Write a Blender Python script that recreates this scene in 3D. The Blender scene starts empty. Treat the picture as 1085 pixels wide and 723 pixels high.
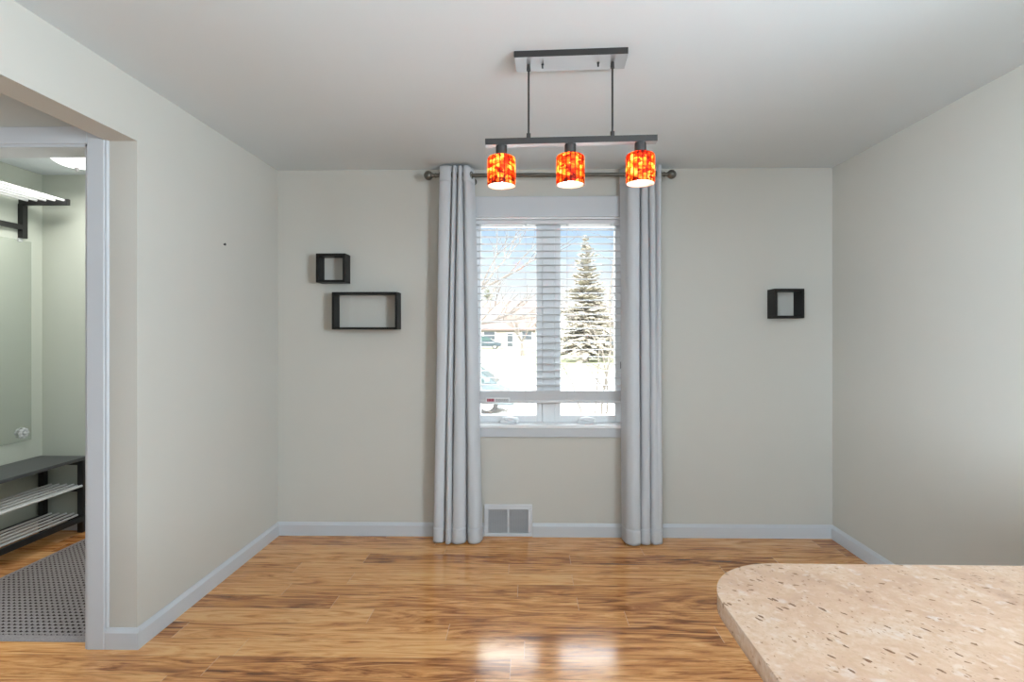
import bpy, bmesh, math, random
from mathutils import Vector, Matrix

S = bpy.context.scene
C = S.collection
PI = math.pi

# ------------------------------------------------------------------ camera
H = 1.355
YAW = math.atan(.0159)
cam_d = bpy.data.cameras.new('camera')
cam = bpy.data.objects.new('camera', cam_d)
C.objects.link(cam)
cam.location = (0, 0, H)
cam.rotation_euler = (PI/2, 0, YAW)
cam_d.sensor_fit = 'HORIZONTAL'
cam_d.sensor_width = 36
cam_d.lens = 560*36/1085
cam_d.shift_x = -(552-542.5)/1085
cam_d.shift_y = -(361.5-352.5)/1085
cam_d.clip_start = .02
cam_d.clip_end = 600
S.camera = cam

S.view_settings.view_transform = 'Standard'
S.view_settings.look = 'None'
S.view_settings.gamma = 1
S.view_settings.exposure = 0.46
S.view_settings.use_curve_mapping = False

# ------------------------------------------------------------------ world
SKY_LOW, SKY_HIGH, SKY_TOP = .80, 12.0, 1.5
w = bpy.data.worlds.new('sky')
S.world = w
w.use_nodes = True
nt = w.node_tree
nt.nodes.clear()
out = nt.nodes.new('ShaderNodeOutputWorld')
bg = nt.nodes.new('ShaderNodeBackground')
tc = nt.nodes.new('ShaderNodeTexCoord')
sx = nt.nodes.new('ShaderNodeSeparateXYZ')
nt.links.new(tc.outputs['Generated'], sx.inputs[0])
noi = nt.nodes.new('ShaderNodeTexNoise')
noi.inputs['Scale'].default_value = 5
noi.inputs['Detail'].default_value = 4
nt.links.new(tc.outputs['Generated'], noi.inputs['Vector'])
ad = nt.nodes.new('ShaderNodeMath'); ad.operation = 'MULTIPLY_ADD'
ad.inputs[1].default_value = .10
nt.links.new(noi.outputs[0], ad.inputs[0])
nt.links.new(sx.outputs['Z'], ad.inputs[2])
ramp = nt.nodes.new('ShaderNodeValToRGB')
el = ramp.color_ramp.elements
el[0].position = .09; el[0].color = (1, 1, 1, 1)
el[1].position = .30; el[1].color = (.93, .97, 1, 1)
for p, c in ((.14, (.95, .98, 1, 1)), (.19, (.74, .88, 1, 1)), (.25, (.50, .72, 1, 1))):
    e = el.new(p); e.color = c
nt.links.new(ad.outputs[0], ramp.inputs[0])
def rng(lo, hi, a, b):
    m = nt.nodes.new('ShaderNodeMapRange')
    for k, v in (('From Min', lo), ('From Max', hi), ('To Min', a), ('To Max', b)): m.inputs[k].default_value = v
    nt.links.new(sx.outputs['Z'], m.inputs['Value'])
    return m
m1 = rng(.25, .42, SKY_LOW, SKY_HIGH)
m2 = rng(.62, .75, 1, SKY_TOP/SKY_HIGH)
mr = nt.nodes.new('ShaderNodeMath'); mr.operation = 'MULTIPLY'
nt.links.new(m1.outputs[0], mr.inputs[0]); nt.links.new(m2.outputs[0], mr.inputs[1])
nt.links.new(ramp.outputs[0], bg.inputs['Color'])
nt.links.new(mr.outputs[0], bg.inputs['Strength'])
nt.links.new(bg.outputs[0], out.inputs[0])

# ------------------------------------------------------------------ lights
def light(name, kind, loc, energy, rot=(0, 0, 0), color=(1, 1, 1), size=1, size_y=None, target=None):
    d = bpy.data.lights.new(name, kind)
    d.energy = energy; d.color = color
    if kind == 'AREA':
        d.shape = 'RECTANGLE'; d.size = size; d.size_y = size_y or size
    elif kind == 'POINT':
        d.shadow_soft_size = size
    elif kind == 'SUN':
        d.angle = size
    o = bpy.data.objects.new(name, d)
    C.objects.link(o)
    o.location = loc; o.rotation_euler = rot
    if target is not None:
        o.rotation_euler = (Vector(target)-Vector(loc)).to_track_quat('-Z', 'Y').to_euler()
    return o

light('sun', 'SUN', (6, -20, 20), 5.0, target=(10, 20, 0), color=(1, .96, .9), size=.01)
# fill lamps added out of view; only the entry dome is a fixture
FILL_TINT = (.80, .945, 1.06)
light('left_fill_light', 'AREA', (-5.4, 1.15, 1.4), 32, target=(2.0, 1.9, 1.3), size=1.6, size_y=1.5, color=FILL_TINT)  # unseen lamp added to brighten the right wall
kw = light('right_fill_light', 'AREA', (1.97, .30, 1.65), 78, target=(-1.9, 1.9, 1.4), size=1.2, size_y=1.0, color=FILL_TINT)  # added lamp that lifts the left wall; no window is built here
kw.data.spread = math.radians(125)
rw = light('rear_fill_light', 'AREA', (-1.2, -2.3, 1.5), 28, target=(2.0, .9, 1.2), size=1.4, size_y=1.2, color=FILL_TINT)  # narrow beam added for the near right wall, no window behind it
rw.data.spread = math.radians(55)
light('ceiling_bounce_fill', 'AREA', (.05, -.8, 1.45), 70, rot=(PI, 0, 0), size=1.3, size_y=1.0, color=FILL_TINT)  # up-facing lamp added behind the camera to bounce off the ceiling
light('entry_dome_lamp', 'AREA', (-2.776, 3.20, 2.335), 6.5, size=.2, color=(1, .99, .96))
light('entry_fill_light', 'AREA', (-1.86, 2.9, 1.25), 9, target=(-3.3, 3.1, 1.1), size=.9, size_y=1.6, color=(.92, .97, 1))  # added fill for the lower entry; no glazed door is built

# ------------------------------------------------------------------ materials
MATS = {}
def NM(name):
    m = bpy.data.materials.new(name); m.use_nodes = True
    MATS[name] = m
    return m, m.node_tree, m.node_tree.nodes['Principled BSDF']

def node(nt, typ, op=None, **ins):
    n = nt.nodes.new('ShaderNode'+typ)
    if op: n.operation = op
    for k, v in ins.items():
        key = int(k[1:]) if k[0] == 'i' and k[1:].isdigit() else k.replace('_', ' ')
        s = n.inputs[key]
        if isinstance(v, bpy.types.NodeSocket): nt.links.new(v, s)
        else: s.default_value = v
    return n

def M(nt, op, a, b=None, c=None):
    kw = {'i0': a}
    if b is not None: kw['i1'] = b
    if c is not None: kw['i2'] = c
    return node(nt, 'Math', op, **kw).outputs[0]

def mixc(nt, fac, a, b, blend='MIX'):
    n = nt.nodes.new('ShaderNodeMix'); n.data_type = 'RGBA'; n.blend_type = blend
    for idx, v in ((0, fac), (6, a), (7, b)):
        if isinstance(v, bpy.types.NodeSocket): nt.links.new(v, n.inputs[idx])
        else: n.inputs[idx].default_value = v if idx == 0 else (*v, 1) if len(v) == 3 else v
    return n.outputs[2]

def rampn(nt, fac, stops):
    n = nt.nodes.new('ShaderNodeValToRGB')
    e = n.color_ramp.elements
    while len(e) < len(stops): e.new(.5)
    for i, (p, c) in enumerate(stops):
        e[i].position = p; e[i].color = (*c, 1)
    nt.links.new(fac, n.inputs[0])
    return n.outputs[0]

def plain(name, col, rough=.5, metal=0, spec=.5, nscale=0, namt=.06, bump=0, bscale=200):
    m, nt, b = NM(name)
    b.inputs['Roughness'].default_value = rough
    b.inputs['Metallic'].default_value = metal
    b.inputs['Specular IOR Level'].default_value = spec
    co = node(nt, 'TexCoord').outputs['Object']
    n = node(nt, 'TexNoise', Vector=co, Scale=nscale or 4.0, Detail=3.0)
    lo = tuple(c*(1-namt) for c in col); hi = tuple(min(1, c*(1+namt)) for c in col)
    nt.links.new(mixc(nt, n.outputs[0], lo, hi), b.inputs['Base Color'])
    if bump:
        nb = node(nt, 'TexNoise', Vector=co, Scale=bscale, Detail=2.0)
        bp = node(nt, 'Bump', Strength=bump, Distance=.002, Height=nb.outputs[0])
        nt.links.new(bp.outputs[0], b.inputs['Normal'])
    return m

plain('wall_paint', (.535, .515, .465), .55, spec=.25, namt=.015, bump=.08, bscale=260)
plain('entry_paint', (.50, .53, .46), .5, spec=.3, namt=.015, bump=.08, bscale=260)
plain('ceiling_paint', (.675, .722, .74), .8, spec=.1, namt=.01, bump=.05)
plain('trim_paint', (.53, .545, .565), .35, spec=.4, namt=.01)
plain('white_vinyl', (.80, .805, .815), .3, spec=.5, namt=.01)
plain('slat_white', (.66, .66, .67), .4, spec=.4, namt=.01)
plain('black_wood', (.009, .008, .007), .5, spec=.25, nscale=30, namt=.3)
plain('bronze', (.045, .042, .040), .38, metal=.5, nscale=8, namt=.1)
plain('rod_bronze', (.13, .12, .10), .35, metal=.6, nscale=8, namt=.1)
plain('nickel', (.50, .50, .51), .45, metal=.75, namt=.02)
plain('steel_tube', (.88, .88, .88), .25, metal=.35, namt=.02)
plain('black_metal', (.011, .011, .011), .35, spec=.5, namt=.1)
plain('bench_top', (.055, .056, .06), .38, spec=.6, nscale=12, namt=.1)
plain('vent_white', (.60, .61, .63), .4, namt=.01)
plain('vent_dark', (.36, .36, .365), .8)
plain('vent_louvre', (.55, .55, .56), .5)
plain('label_red', (.32, .015, .05), .5)
plain('label_grey', (.33, .33, .34), .5)
plain('cord_white', (.6, .6, .6), .7)
plain('rubber_grey', (.2, .2, .21), .6)
plain('asphalt', (.34, .34, .34), .9, nscale=2)
plain('lawn', (.215, .225, .125), .95, nscale=.25, namt=.3)
plain('concrete', (.62, .615, .60), .9, nscale=1)
plain('siding_white', (.55, .54, .52), .7)
plain('siding_cream', (.26, .235, .21), .7)
plain('roof_rust', (.19, .14, .125), .85, nscale=3, namt=.15)
plain('roof_brown', (.175, .145, .132), .85, nscale=3, namt=.15)
plain('house_glass', (.06, .07, .08), .1, spec=.8)
plain('bark', (.17, .15, .13), .9, nscale=20, namt=.3)
plain('bark_pale', (.20, .175, .145), .9, nscale=20, namt=.3)
plain('needles', (.29, .30, .22), .9, nscale=3, namt=.4)
plain('needles_brown', (.33, .30, .245), .9, nscale=3, namt=.4)
plain('car_pale_blue', (.14, .175, .185), .2, spec=.6)
plain('car_dark_blue', (.05, .07, .085), .2, spec=.6)
plain('car_glass', (.05, .09, .085), .06, spec=.8)
plain('tyre', (.03, .03, .03), .8)
plain('hub_metal', (.5, .5, .5), .3, metal=.8)
plain('head_lamp', (.8, .62, .4), .1)

# curtain fabric: thin, a little light comes through it
m, nt, b = NM('curtain_fabric')
co = node(nt, 'TexCoord').outputs['Object']
wv = node(nt, 'TexNoise', Vector=co, Scale=350.0, Detail=1.0)
col = mixc(nt, wv.outputs[0], (.74, .745, .76), (.80, .805, .82))
nt.links.new(col, b.inputs['Base Color'])
b.inputs['Roughness'].default_value = .85
b.inputs['Specular IOR Level'].default_value = .1
tr = node(nt, 'BsdfTranslucent', Color=(.75, .76, .78, 1))
mx = node(nt, 'MixShader', Fac=.40)
nt.links.new(b.outputs[0], mx.inputs[1]); nt.links.new(tr.outputs[0], mx.inputs[2])
nt.links.new(mx.outputs[0], nt.nodes['Material Output'].inputs[0])

# window glass: clear with a fresnel reflection
m, nt, b = NM('window_glass')
nt.nodes.remove(b)
t = node(nt, 'BsdfTransparent', Color=(.98, .99, .99, 1))
g = node(nt, 'BsdfGlossy', Roughness=.02)
fr = node(nt, 'Fresnel', IOR=1.45)
mx = node(nt, 'MixShader', Fac=fr.outputs[0])
nt.links.new(t.outputs[0], mx.inputs[1]); nt.links.new(g.outputs[0], mx.inputs[2])
nt.links.new(mx.outputs[0], nt.nodes['Material Output'].inputs[0])

# mirror
m, nt, b = NM('mirror_glass')
b.inputs['Base Color'].default_value = (.80, .83, .80, 1)
b.inputs['Metallic'].default_value = 1; b.inputs['Roughness'].default_value = .03
m, nt, b = NM('crystal')
b.inputs['Base Color'].default_value = (.9, .92, .92, 1)
b.inputs['Roughness'].default_value = .08
b.inputs['Transmission Weight'].default_value = .5
b.inputs['Specular IOR Level'].default_value = .8

# laminate floor: boards along x, streaky grain, thin seams
PW, PL = .1285, 1.22
m, nt, b = NM('laminate_floor')
co = node(nt, 'TexCoord').outputs['Object']
sp = node(nt, 'SeparateXYZ', Vector=co)
X, Y = sp.outputs['X'], sp.outputs['Y']
yr = M(nt, 'DIVIDE', M(nt, 'ADD', Y, -2.192+PW*20), PW)
row = M(nt, 'FLOOR', yr)
fy = M(nt, 'FRACT', yr)
rn = node(nt, 'TexWhiteNoise'); rn.noise_dimensions = '1D'; nt.links.new(row, rn.inputs['W'])
xr = M(nt, 'ADD', M(nt, 'DIVIDE', X, PL), M(nt, 'MULTIPLY', rn.outputs['Value'], 7.31))
colm = M(nt, 'FLOOR', xr)
fx = M(nt, 'FRACT', xr)
idv = node(nt, 'CombineXYZ', X=colm, Y=row)
wn = node(nt, 'TexWhiteNoise', Vector=idv.outputs[0]); wn.noise_dimensions = '2D'
rnd = wn.outputs['Value']
gx = M(nt, 'ADD', M(nt, 'MULTIPLY', X, 1.0), M(nt, 'MULTIPLY', rnd, 37.0))
gv = node(nt, 'CombineXYZ', X=M(nt, 'MULTIPLY', gx, 1.25), Y=M(nt, 'MULTIPLY', Y, 12.0), Z=M(nt, 'MULTIPLY', rnd, 11.0))
g1 = node(nt, 'TexNoise', Vector=gv.outputs[0], Scale=1.7, Detail=7.0, Roughness=.62, Distortion=2.2)
gv2 = node(nt, 'CombineXYZ', X=M(nt, 'MULTIPLY', gx, 2.2), Y=M(nt, 'MULTIPLY', Y, 60.0), Z=rnd)
g2 = node(nt, 'TexNoise', Vector=gv2.outputs[0], Scale=1.6, Detail=6.0, Roughness=.7, Distortion=.5)
gv3 = node(nt, 'CombineXYZ', X=M(nt, 'MULTIPLY', gx, 1.4), Y=M(nt, 'MULTIPLY', Y, 26.0), Z=M(nt, 'MULTIPLY', rnd, 5.0))
g3 = node(nt, 'TexNoise', Vector=gv3.outputs[0], Scale=1.5, Detail=3.0, Roughness=.5, Distortion=.9)
streak = M(nt, 'MULTIPLY', M(nt, 'SMOOTH_MIN', M(nt, 'MAXIMUM', M(nt, 'ADD', g3.outputs[0], -.58), 0.0), .16, .02), 1.1)
val = M(nt, 'ADD', M(nt, 'ADD', M(nt, 'MULTIPLY', g1.outputs[0], 1.35), M(nt, 'MULTIPLY', g2.outputs[0], .33)), M(nt, 'MULTIPLY_ADD', rnd, .26, -.13))
val = M(nt, 'SUBTRACT', M(nt, 'ADD', val, -.295), streak)
wood = rampn(nt, val, [(.20, (.13, .038, .009)), (.34, (.32, .112, .028)), (.47, (.54, .220, .064)),
                       (.60, (.70, .325, .108)), (.76, (.80, .43, .17))])
# seams
ex = M(nt, 'LESS_THAN', fx, .0022)
ey = M(nt, 'LESS_THAN', fy, .016)
wood = mixc(nt, M(nt, 'MULTIPLY', ey, .45), wood, (.12, .055, .025))
wood = mixc(nt, M(nt, 'MULTIPLY', ex, .6), wood, (.72, .50, .32))
nt.links.new(wood, b.inputs['Base Color'])
b.inputs['Roughness'].default_value = .22
b.inputs['Specular IOR Level'].default_value = .7
nt.links.new(M(nt, 'MULTIPLY_ADD', g2.outputs[0], .06, .13), b.inputs['Roughness'])
bp = node(nt, 'Bump', Strength=.25, Distance=.001, Height=M(nt, 'SUBTRACT', g2.outputs[0], M(nt, 'MULTIPLY', M(nt, 'MAXIMUM', ex, ey), 2.0)))
bp.inputs['Strength'].default_value = .06
nt.links.new(bp.outputs[0], b.inputs['Normal'])

# granite
m, nt, b = NM('granite')
co = node(nt, 'TexCoord').outputs['Object']
rot = node(nt, 'Mapping', Vector=co); rot.inputs['Rotation'].default_value = (0, 0, .75)
v = rot.outputs[0]
big = node(nt, 'TexNoise', Vector=v, Scale=9.0, Detail=6.0, Roughness=.65, Distortion=.6)
base = rampn(nt, big.outputs[0], [(.30, (.26, .16, .108)), (.45, (.33, .212, .145)), (.55, (.36, .245, .172)), (.70, (.375, .28, .215))])
fine = node(nt, 'TexNoise', Vector=v, Scale=95.0, Detail=3.0)
base = mixc(nt, rampn(nt, fine.outputs[0], [(.42, (0, 0, 0)), (.70, (.75, .75, .75))]), base, (.30, .19, .12))
fine2 = node(nt, 'TexNoise', Vector=v, Scale=60.0, Detail=4.0)
base = mixc(nt, rampn(nt, fine2.outputs[0], [(.56, (0, 0, 0)), (.72, (.5, .5, .5))]), base, (.42, .325, .255))
grey = node(nt, 'TexNoise', Vector=v, Scale=32.0, Detail=3.0)
base = mixc(nt, rampn(nt, grey.outputs[0], [(.60, (0, 0, 0)), (.74, (.5, .5, .5))]), base, (.42, .37, .33))
def flecks(base, scale, thr, colr, seed, ang, asp):
    r0 = node(nt, 'Mapping', Vector=co); r0.inputs['Rotation'].default_value = (0, 0, ang)
    mp = node(nt, 'Mapping', Vector=r0.outputs[0]); mp.inputs['Location'].default_value = (seed, seed*1.7, 0); mp.inputs['Scale'].default_value = (1, asp, 1)
    wob = node(nt, 'TexNoise', Vector=mp.outputs[0], Scale=70.0, Detail=3.0)
    sc = node(nt, 'VectorMath', 'SCALE'); nt.links.new(wob.outputs['Color'], sc.inputs[0]); sc.inputs['Scale'].default_value = .016
    vv = node(nt, 'VectorMath', 'ADD'); nt.links.new(mp.outputs[0], vv.inputs[0]); nt.links.new(sc.outputs[0], vv.inputs[1])
    vo = node(nt, 'TexVoronoi', Vector=vv.outputs[0], Scale=scale)
    msk = node(nt, 'TexNoise', Vector=r0.outputs[0], Scale=6.0, Detail=2.0)
    rr = node(nt, 'SeparateColor', Color=vo.outputs['Color']).outputs[0]
    sel = M(nt, 'GREATER_THAN', M(nt, 'ADD', rr, M(nt, 'MULTIPLY_ADD', msk.outputs[0], 1.0, -.5)), thr)
    size = M(nt, 'MULTIPLY', rr, .27)
    f = M(nt, 'MULTIPLY', sel, M(nt, 'LESS_THAN', vo.outputs['Distance'], size))
    return mixc(nt, M(nt, 'MULTIPLY', f, .88), base, colr)
base = flecks(base, 36, .84, (.10, .05, .025), 3, 1.05, 2.6)
base = flecks(base, 44, .87, (.13, .07, .035), 13, .45, 2.2)
base = flecks(base, 85, .79, (.19, .11, .065), 9, 1.25, 1.8)
base = flecks(base, 130, .78, (.27, .18, .12), 5, .8, 1.6)
nt.links.new(base, b.inputs['Base Color'])
b.inputs['Roughness'].default_value = .22
b.inputs['Specular IOR Level'].default_value = .4

# mosaic glass of the lamp shades
m, nt, b = NM('mosaic_glass')
co = node(nt, 'TexCoord').outputs['Object']
sp = node(nt, 'SeparateXYZ', Vector=co)
NC = 20.0
ang = M(nt, 'MULTIPLY', M(nt, 'ARCTAN2', sp.outputs['Y'], sp.outputs['X']), NC/(2*PI))
cid = M(nt, 'FLOOR', ang); cf = M(nt, 'FRACT', ang)
oi = node(nt, 'ObjectInfo').outputs['Random']
v1 = node(nt, 'CombineXYZ', X=M(nt, 'MULTIPLY', cid, 3.17), Y=M(nt, 'MULTIPLY_ADD', sp.outputs['Z'], 34.0, 13.37), Z=M(nt, 'MULTIPLY', oi, 40.0))
n1 = node(nt, 'TexNoise', Vector=v1.outputs[0], Scale=1.0, Detail=1.0)
v2 = node(nt, 'CombineXYZ', X=M(nt, 'MULTIPLY', ang, 1.0), Y=M(nt, 'MULTIPLY', sp.outputs['Z'], 95.0), Z=M(nt, 'MULTIPLY', oi, 40.0))
n2 = node(nt, 'TexVoronoi', Vector=v2.outputs[0], Scale=1.0)
n2r = node(nt, 'SeparateColor', Color=n2.outputs['Color']).outputs[0]
vv = M(nt, 'ADD', M(nt, 'MULTIPLY', n1.outputs[0], .75), M(nt, 'MULTIPLY_ADD', n2r, .42, -.12))
mos = rampn(nt, vv, [(.20, (.10, .004, .001)), (.36, (.38, .013, .002)), (.48, (.72, .06, .005)), (.60, (.92, .22, .02)), (.74, (1, .55, .12))])
seam = M(nt, 'GREATER_THAN', M(nt, 'ABSOLUTE', M(nt, 'ADD', cf, -.5)), .35)
mos = mixc(nt, M(nt, 'MULTIPLY', seam, .9), mos, (.05, .003, .001))
nt.links.new(mos, b.inputs['Base Color'])
b.inputs['Roughness'].default_value = .2
tr = node(nt, 'BsdfTranslucent', Color=mos)
mx = node(nt, 'MixShader', Fac=.75)
nt.links.new(b.outputs[0], mx.inputs[1]); nt.links.new(tr.outputs[0], mx.inputs[2])
nt.links.new(mx.outputs[0], nt.nodes['Material Output'].inputs[0])

def emit(name, col, strength):
    m, nt, b = NM(name)
    b.inputs['Base Color'].default_value = (.9, .9, .9, 1)
    b.inputs['Emission Color'].default_value = (*col, 1)
    b.inputs['Emission Strength'].default_value = strength
m, nt, b = NM('opal_glass')
b.inputs['Base Color'].default_value = (.86, .84, .80, 1)
b.inputs['Roughness'].default_value = .4
tr = node(nt, 'BsdfTranslucent', Color=(.9, .86, .78, 1))
mx = node(nt, 'MixShader', Fac=.5)
nt.links.new(b.outputs[0], mx.inputs[1]); nt.links.new(tr.outputs[0], mx.inputs[2])
nt.links.new(mx.outputs[0], nt.nodes['Material Output'].inputs[0])
emit('bulb_glow', (1, .84, .62), 48)
emit('dome_glass', (1, .98, .95), 2.6)

# braided rug
RP = .0272
m, nt, b = NM('woven_rug')
co = node(nt, 'TexCoord').outputs['Object']
sp = node(nt, 'SeparateXYZ', Vector=co)
ux = M(nt, 'FRACT', M(nt, 'DIVIDE', sp.outputs['X'], RP)); uy = M(nt, 'FRACT', M(nt, 'DIVIDE', sp.outputs['Y'], RP))
dx = M(nt, 'ABSOLUTE', M(nt, 'ADD', ux, -.5)); dy = M(nt, 'ABSOLUTE', M(nt, 'ADD', uy, -.5))
slot = M(nt, 'MULTIPLY', M(nt, 'LESS_THAN', dx, .38), M(nt, 'LESS_THAN', dy, .18))
nz = node(nt, 'TexNoise', Vector=co, Scale=160.0, Detail=3.0)
yarn = mixc(nt, nz.outputs[0], (.18, .158, .152), (.38, .335, .325))
inb = M(nt, 'MULTIPLY', M(nt, 'LESS_THAN', M(nt, 'ABSOLUTE', sp.outputs['X']), .475), M(nt, 'LESS_THAN', M(nt, 'ABSOLUTE', sp.outputs['Y']), .56))
nt.links.new(mixc(nt, M(nt, 'MULTIPLY', slot, inb), yarn, (.05, .038, .034)), b.inputs['Base Color'])  # slots coloured dark for the shade in the weave's crevices
b.inputs['Roughness'].default_value = .95
b.inputs['Specular IOR Level'].default_value = .1
mat = MATS

# ------------------------------------------------------------------ helpers
def link(name, bm, m, parent=None, smooth=False, loc=(0, 0, 0), rot=(0, 0, 0)):
    bmesh.ops.recalc_face_normals(bm, faces=bm.faces[:])
    me = bpy.data.meshes.new(name)
    bm.to_mesh(me); bm.free()
    for mm in (m if isinstance(m, (list, tuple)) else [m]): me.materials.append(mat[mm])
    if smooth:
        for p in me.polygons: p.use_smooth = True
    o = bpy.data.objects.new(name, me)
    C.objects.link(o)
    o.location = loc; o.rotation_euler = rot
    if parent: o.parent = parent
    return o

def empty(name, loc=(0, 0, 0), rz=0):
    o = bpy.data.objects.new(name, None)
    o.empty_display_size = .1
    C.objects.link(o)
    o.location = loc; o.rotation_euler = (0, 0, rz)
    return o

def tag(o, label=None, cat=None, group=None, kind=None):
    if label: o['label'] = label
    if cat: o['category'] = cat
    if group: o['group'] = group
    if kind: o['kind'] = kind
    return o

def box(bm, x0, x1, y0, y1, z0, z1, bev=0, seg=2, mi=0):
    r = bmesh.ops.create_cube(bm, size=1)
    vs = r['verts']
    for v in vs:
        v.co = Vector((x0+(v.co.x+.5)*(x1-x0), y0+(v.co.y+.5)*(y1-y0), z0+(v.co.z+.5)*(z1-z0)))
    fs = set(f for v in vs for f in v.link_faces)
    for f in fs: f.material_index = mi
    if bev:
        es = list(set(e for v in vs for e in v.link_edges))
        bmesh.ops.bevel(bm, geom=es, offset=bev, segments=seg, affect='EDGES', profile=.5)
    return bm

def B(*a, **k):
    return box(bmesh.new(), *a, **k)

def tube(bm, p, q, r, r2=None, n=16, caps=True):
    p, q = Vector(p), Vector(q)
    d = q-p
    mtx = Matrix.Translation((p+q)/2) @ d.to_track_quat('Z', 'Y').to_matrix().to_4x4()
    bmesh.ops.create_cone(bm, cap_ends=caps, segments=n, radius1=r, radius2=r if r2 is None else r2, depth=d.length, matrix=mtx)
    return bm

def lathe(bm, prof, n=32, loc=(0, 0, 0), close=False):
    loc = Vector(loc)
    rings = []
    for r, z in prof:
        if r < 1e-6: rings.append([bm.verts.new(loc+Vector((0, 0, z)))])
        else: rings.append([bm.verts.new(loc+Vector((r*math.cos(2*PI*k/n), r*math.sin(2*PI*k/n), z))) for k in range(n)])
    for a, b_ in zip(rings, rings[1:]):
        for k in range(n):
            k2 = (k+1) % n
            if len(a) == 1 and len(b_) == 1: continue
            if len(a) == 1: bm.faces.new((a[0], b_[k], b_[k2]))
            elif len(b_) == 1: bm.faces.new((a[k], a[k2], b_[0]))
            else: bm.faces.new((a[k], a[k2], b_[k2], b_[k]))
    return bm

def ball(bm, c, r, sub=3, sc=(1, 1, 1)):
    bmesh.ops.create_uvsphere(bm, u_segments=24, v_segments=14, radius=r, matrix=Matrix.Translation(c) @ Matrix.Diagonal((*sc, 1)))
    return bm

def prism(bm, pts, lo, hi, axis='y'):
    """extrude a polygon (two coordinates) along an axis"""
    def mk(p, t):
        return (p[0], t, p[1]) if axis == 'y' else (t, p[0], p[1]) if axis == 'x' else (p[0], p[1], t)
    a = [bm.verts.new(mk(p, lo)) for p in pts]
    b_ = [bm.verts.new(mk(p, hi)) for p in pts]
    bm.faces.new(a); bm.faces.new(list(reversed(b_)))
    for i in range(len(pts)):
        j = (i+1) % len(pts)
        bm.faces.new((a[i], b_[i], b_[j], a[j]))
    return bm

def struct(name, bm, m, parent=None, **k):
    o = link(name, bm, m, parent, **k)
    if parent is None: o['kind'] = 'structure'
    return o

# ------------------------------------------------------------------ room shell
CH = 2.44
XL, XR, YB = -1.684, 1.996, 3.514
XLO = -1.815                       # far face of the left wall
YE0, YE1 = 2.243, 2.36             # the entry wall, in line with the end of the left wall
EX, EYB = -3.353, 3.585            # the entry's own walls
bm = B(-5.6, XR+.15, -3.1, 3.75, -.12, 0)
struct('floor', bm, 'laminate_floor')
struct('ceiling', B(-5.6, XR+.15, -3.1, 3.75, CH, CH+.15), 'ceiling_paint')
# back wall with the window opening
WX0, WX1, WZ0, WZ1 = -.385, .635, .722, 2.121
bm = bmesh.new()
box(bm, XLO, WX0, YB, YB+.17, 0, CH); box(bm, WX1, XR+.15, YB, YB+.17, 0, CH)
box(bm, WX0, WX1, YB, YB+.17, 0, WZ0); box(bm, WX0, WX1, YB, YB+.17, WZ1, CH)
struct('wall_back', bm, 'wall_paint')
bm = bmesh.new()
box(bm, XLO, XL, YE0, YB, 0, CH)
box(bm, XLO, XL, -.5, YE0, 2.178, CH)
box(bm, XLO, XL, -3, -.5, 0, CH)
struct('wall_left', bm, 'wall_paint')
struct('wall_right', B(XR, XR+.15, -3, YB, 0, CH), 'wall_paint')
struct('wall_rear', B(-5.6, XR+.15, -3.1, -3, 0, CH), 'wall_paint')
struct('wall_hall', B(-5.6, -5.5, -3, 3.75, 0, CH), 'wall_paint')
DX0, DX1, DZ = -2.80, -1.889, 2.162
bm = bmesh.new()
box(bm, DX1, XLO, YE0, YE1, 0, CH); box(bm, DX0, DX1, YE0, YE1, DZ, CH); box(bm, -5.5, DX0, YE0, YE1, 0, CH)
struct('wall_entry', bm, 'wall_paint')
struct('wall_entry_left', B(EX-.1, EX, YE1, EYB, 0, CH), 'entry_paint')
struct('wall_entry_back', B(EX-.1, XLO, EYB, EYB+.1, 0, CH), 'entry_paint')
struct('wall_entry_right', B(XLO-.012, XLO-.002, YE1, EYB, 0, CH), 'entry_paint')
# door casing of the entry and the jamb lining
bm = bmesh.new()
box(bm, DX1, DX1+.074, YE0-.018, YE0, 0, DZ+.074, .003)
box(bm, DX0-.074, DX0, YE0-.018, YE0, 0, DZ+.074, .003)
box(bm, DX0, DX1, YE0-.018, YE0, DZ, DZ+.074, .003)
box(bm, DX1-.012, DX1, YE0-.01, YE1+.01, 0, DZ)
box(bm, DX0, DX0+.012, YE0-.01, YE1+.01, 0, DZ)
box(bm, DX0, DX1, YE0-.01, YE1+.01, DZ-.012, DZ)
struct('trim_1', bm, 'trim_paint')
# quarter round between the casing and the end of the left wall
struct('trim_2', tube(bmesh.new(), (XLO+.004, YE0-.004, .09), (XLO+.004, YE0-.004, 2.178), .008), 'trim_paint')

# baseboards: a flat board with a sloped cap
BH, BT = .088, .015
def base_prof(): return [(0, 0), (BT, 0), (BT, BH-.018), (BT*.45, BH-.004), (BT*.3, BH), (0, BH)]
def baseboard(name, segs):
    bm = bmesh.new()
    for kind, a, b_, pos, sgn in segs:
        pr = [(pos+sgn*t, z) for t, z in base_prof()]
        prism(bm, pr, a, b_, 'x' if kind == 'x' else 'y')
    struct(name, bm, 'trim_paint')
baseboard('baseboard_back', [('x', XL, -.302, YB, -1), ('x', .021, XR, YB, -1)])
baseboard('baseboard_left', [('y', YE0, YB, XL, 1), ('x', XLO, XL+BT, YE0, -1)])
baseboard('baseboard_right', [('y', -3, YB, XR, -1)])
baseboard('baseboard_entry', [('x', EX, XLO-.012, EYB, -1), ('y', YE1, EYB, EX, 1)])

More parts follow.
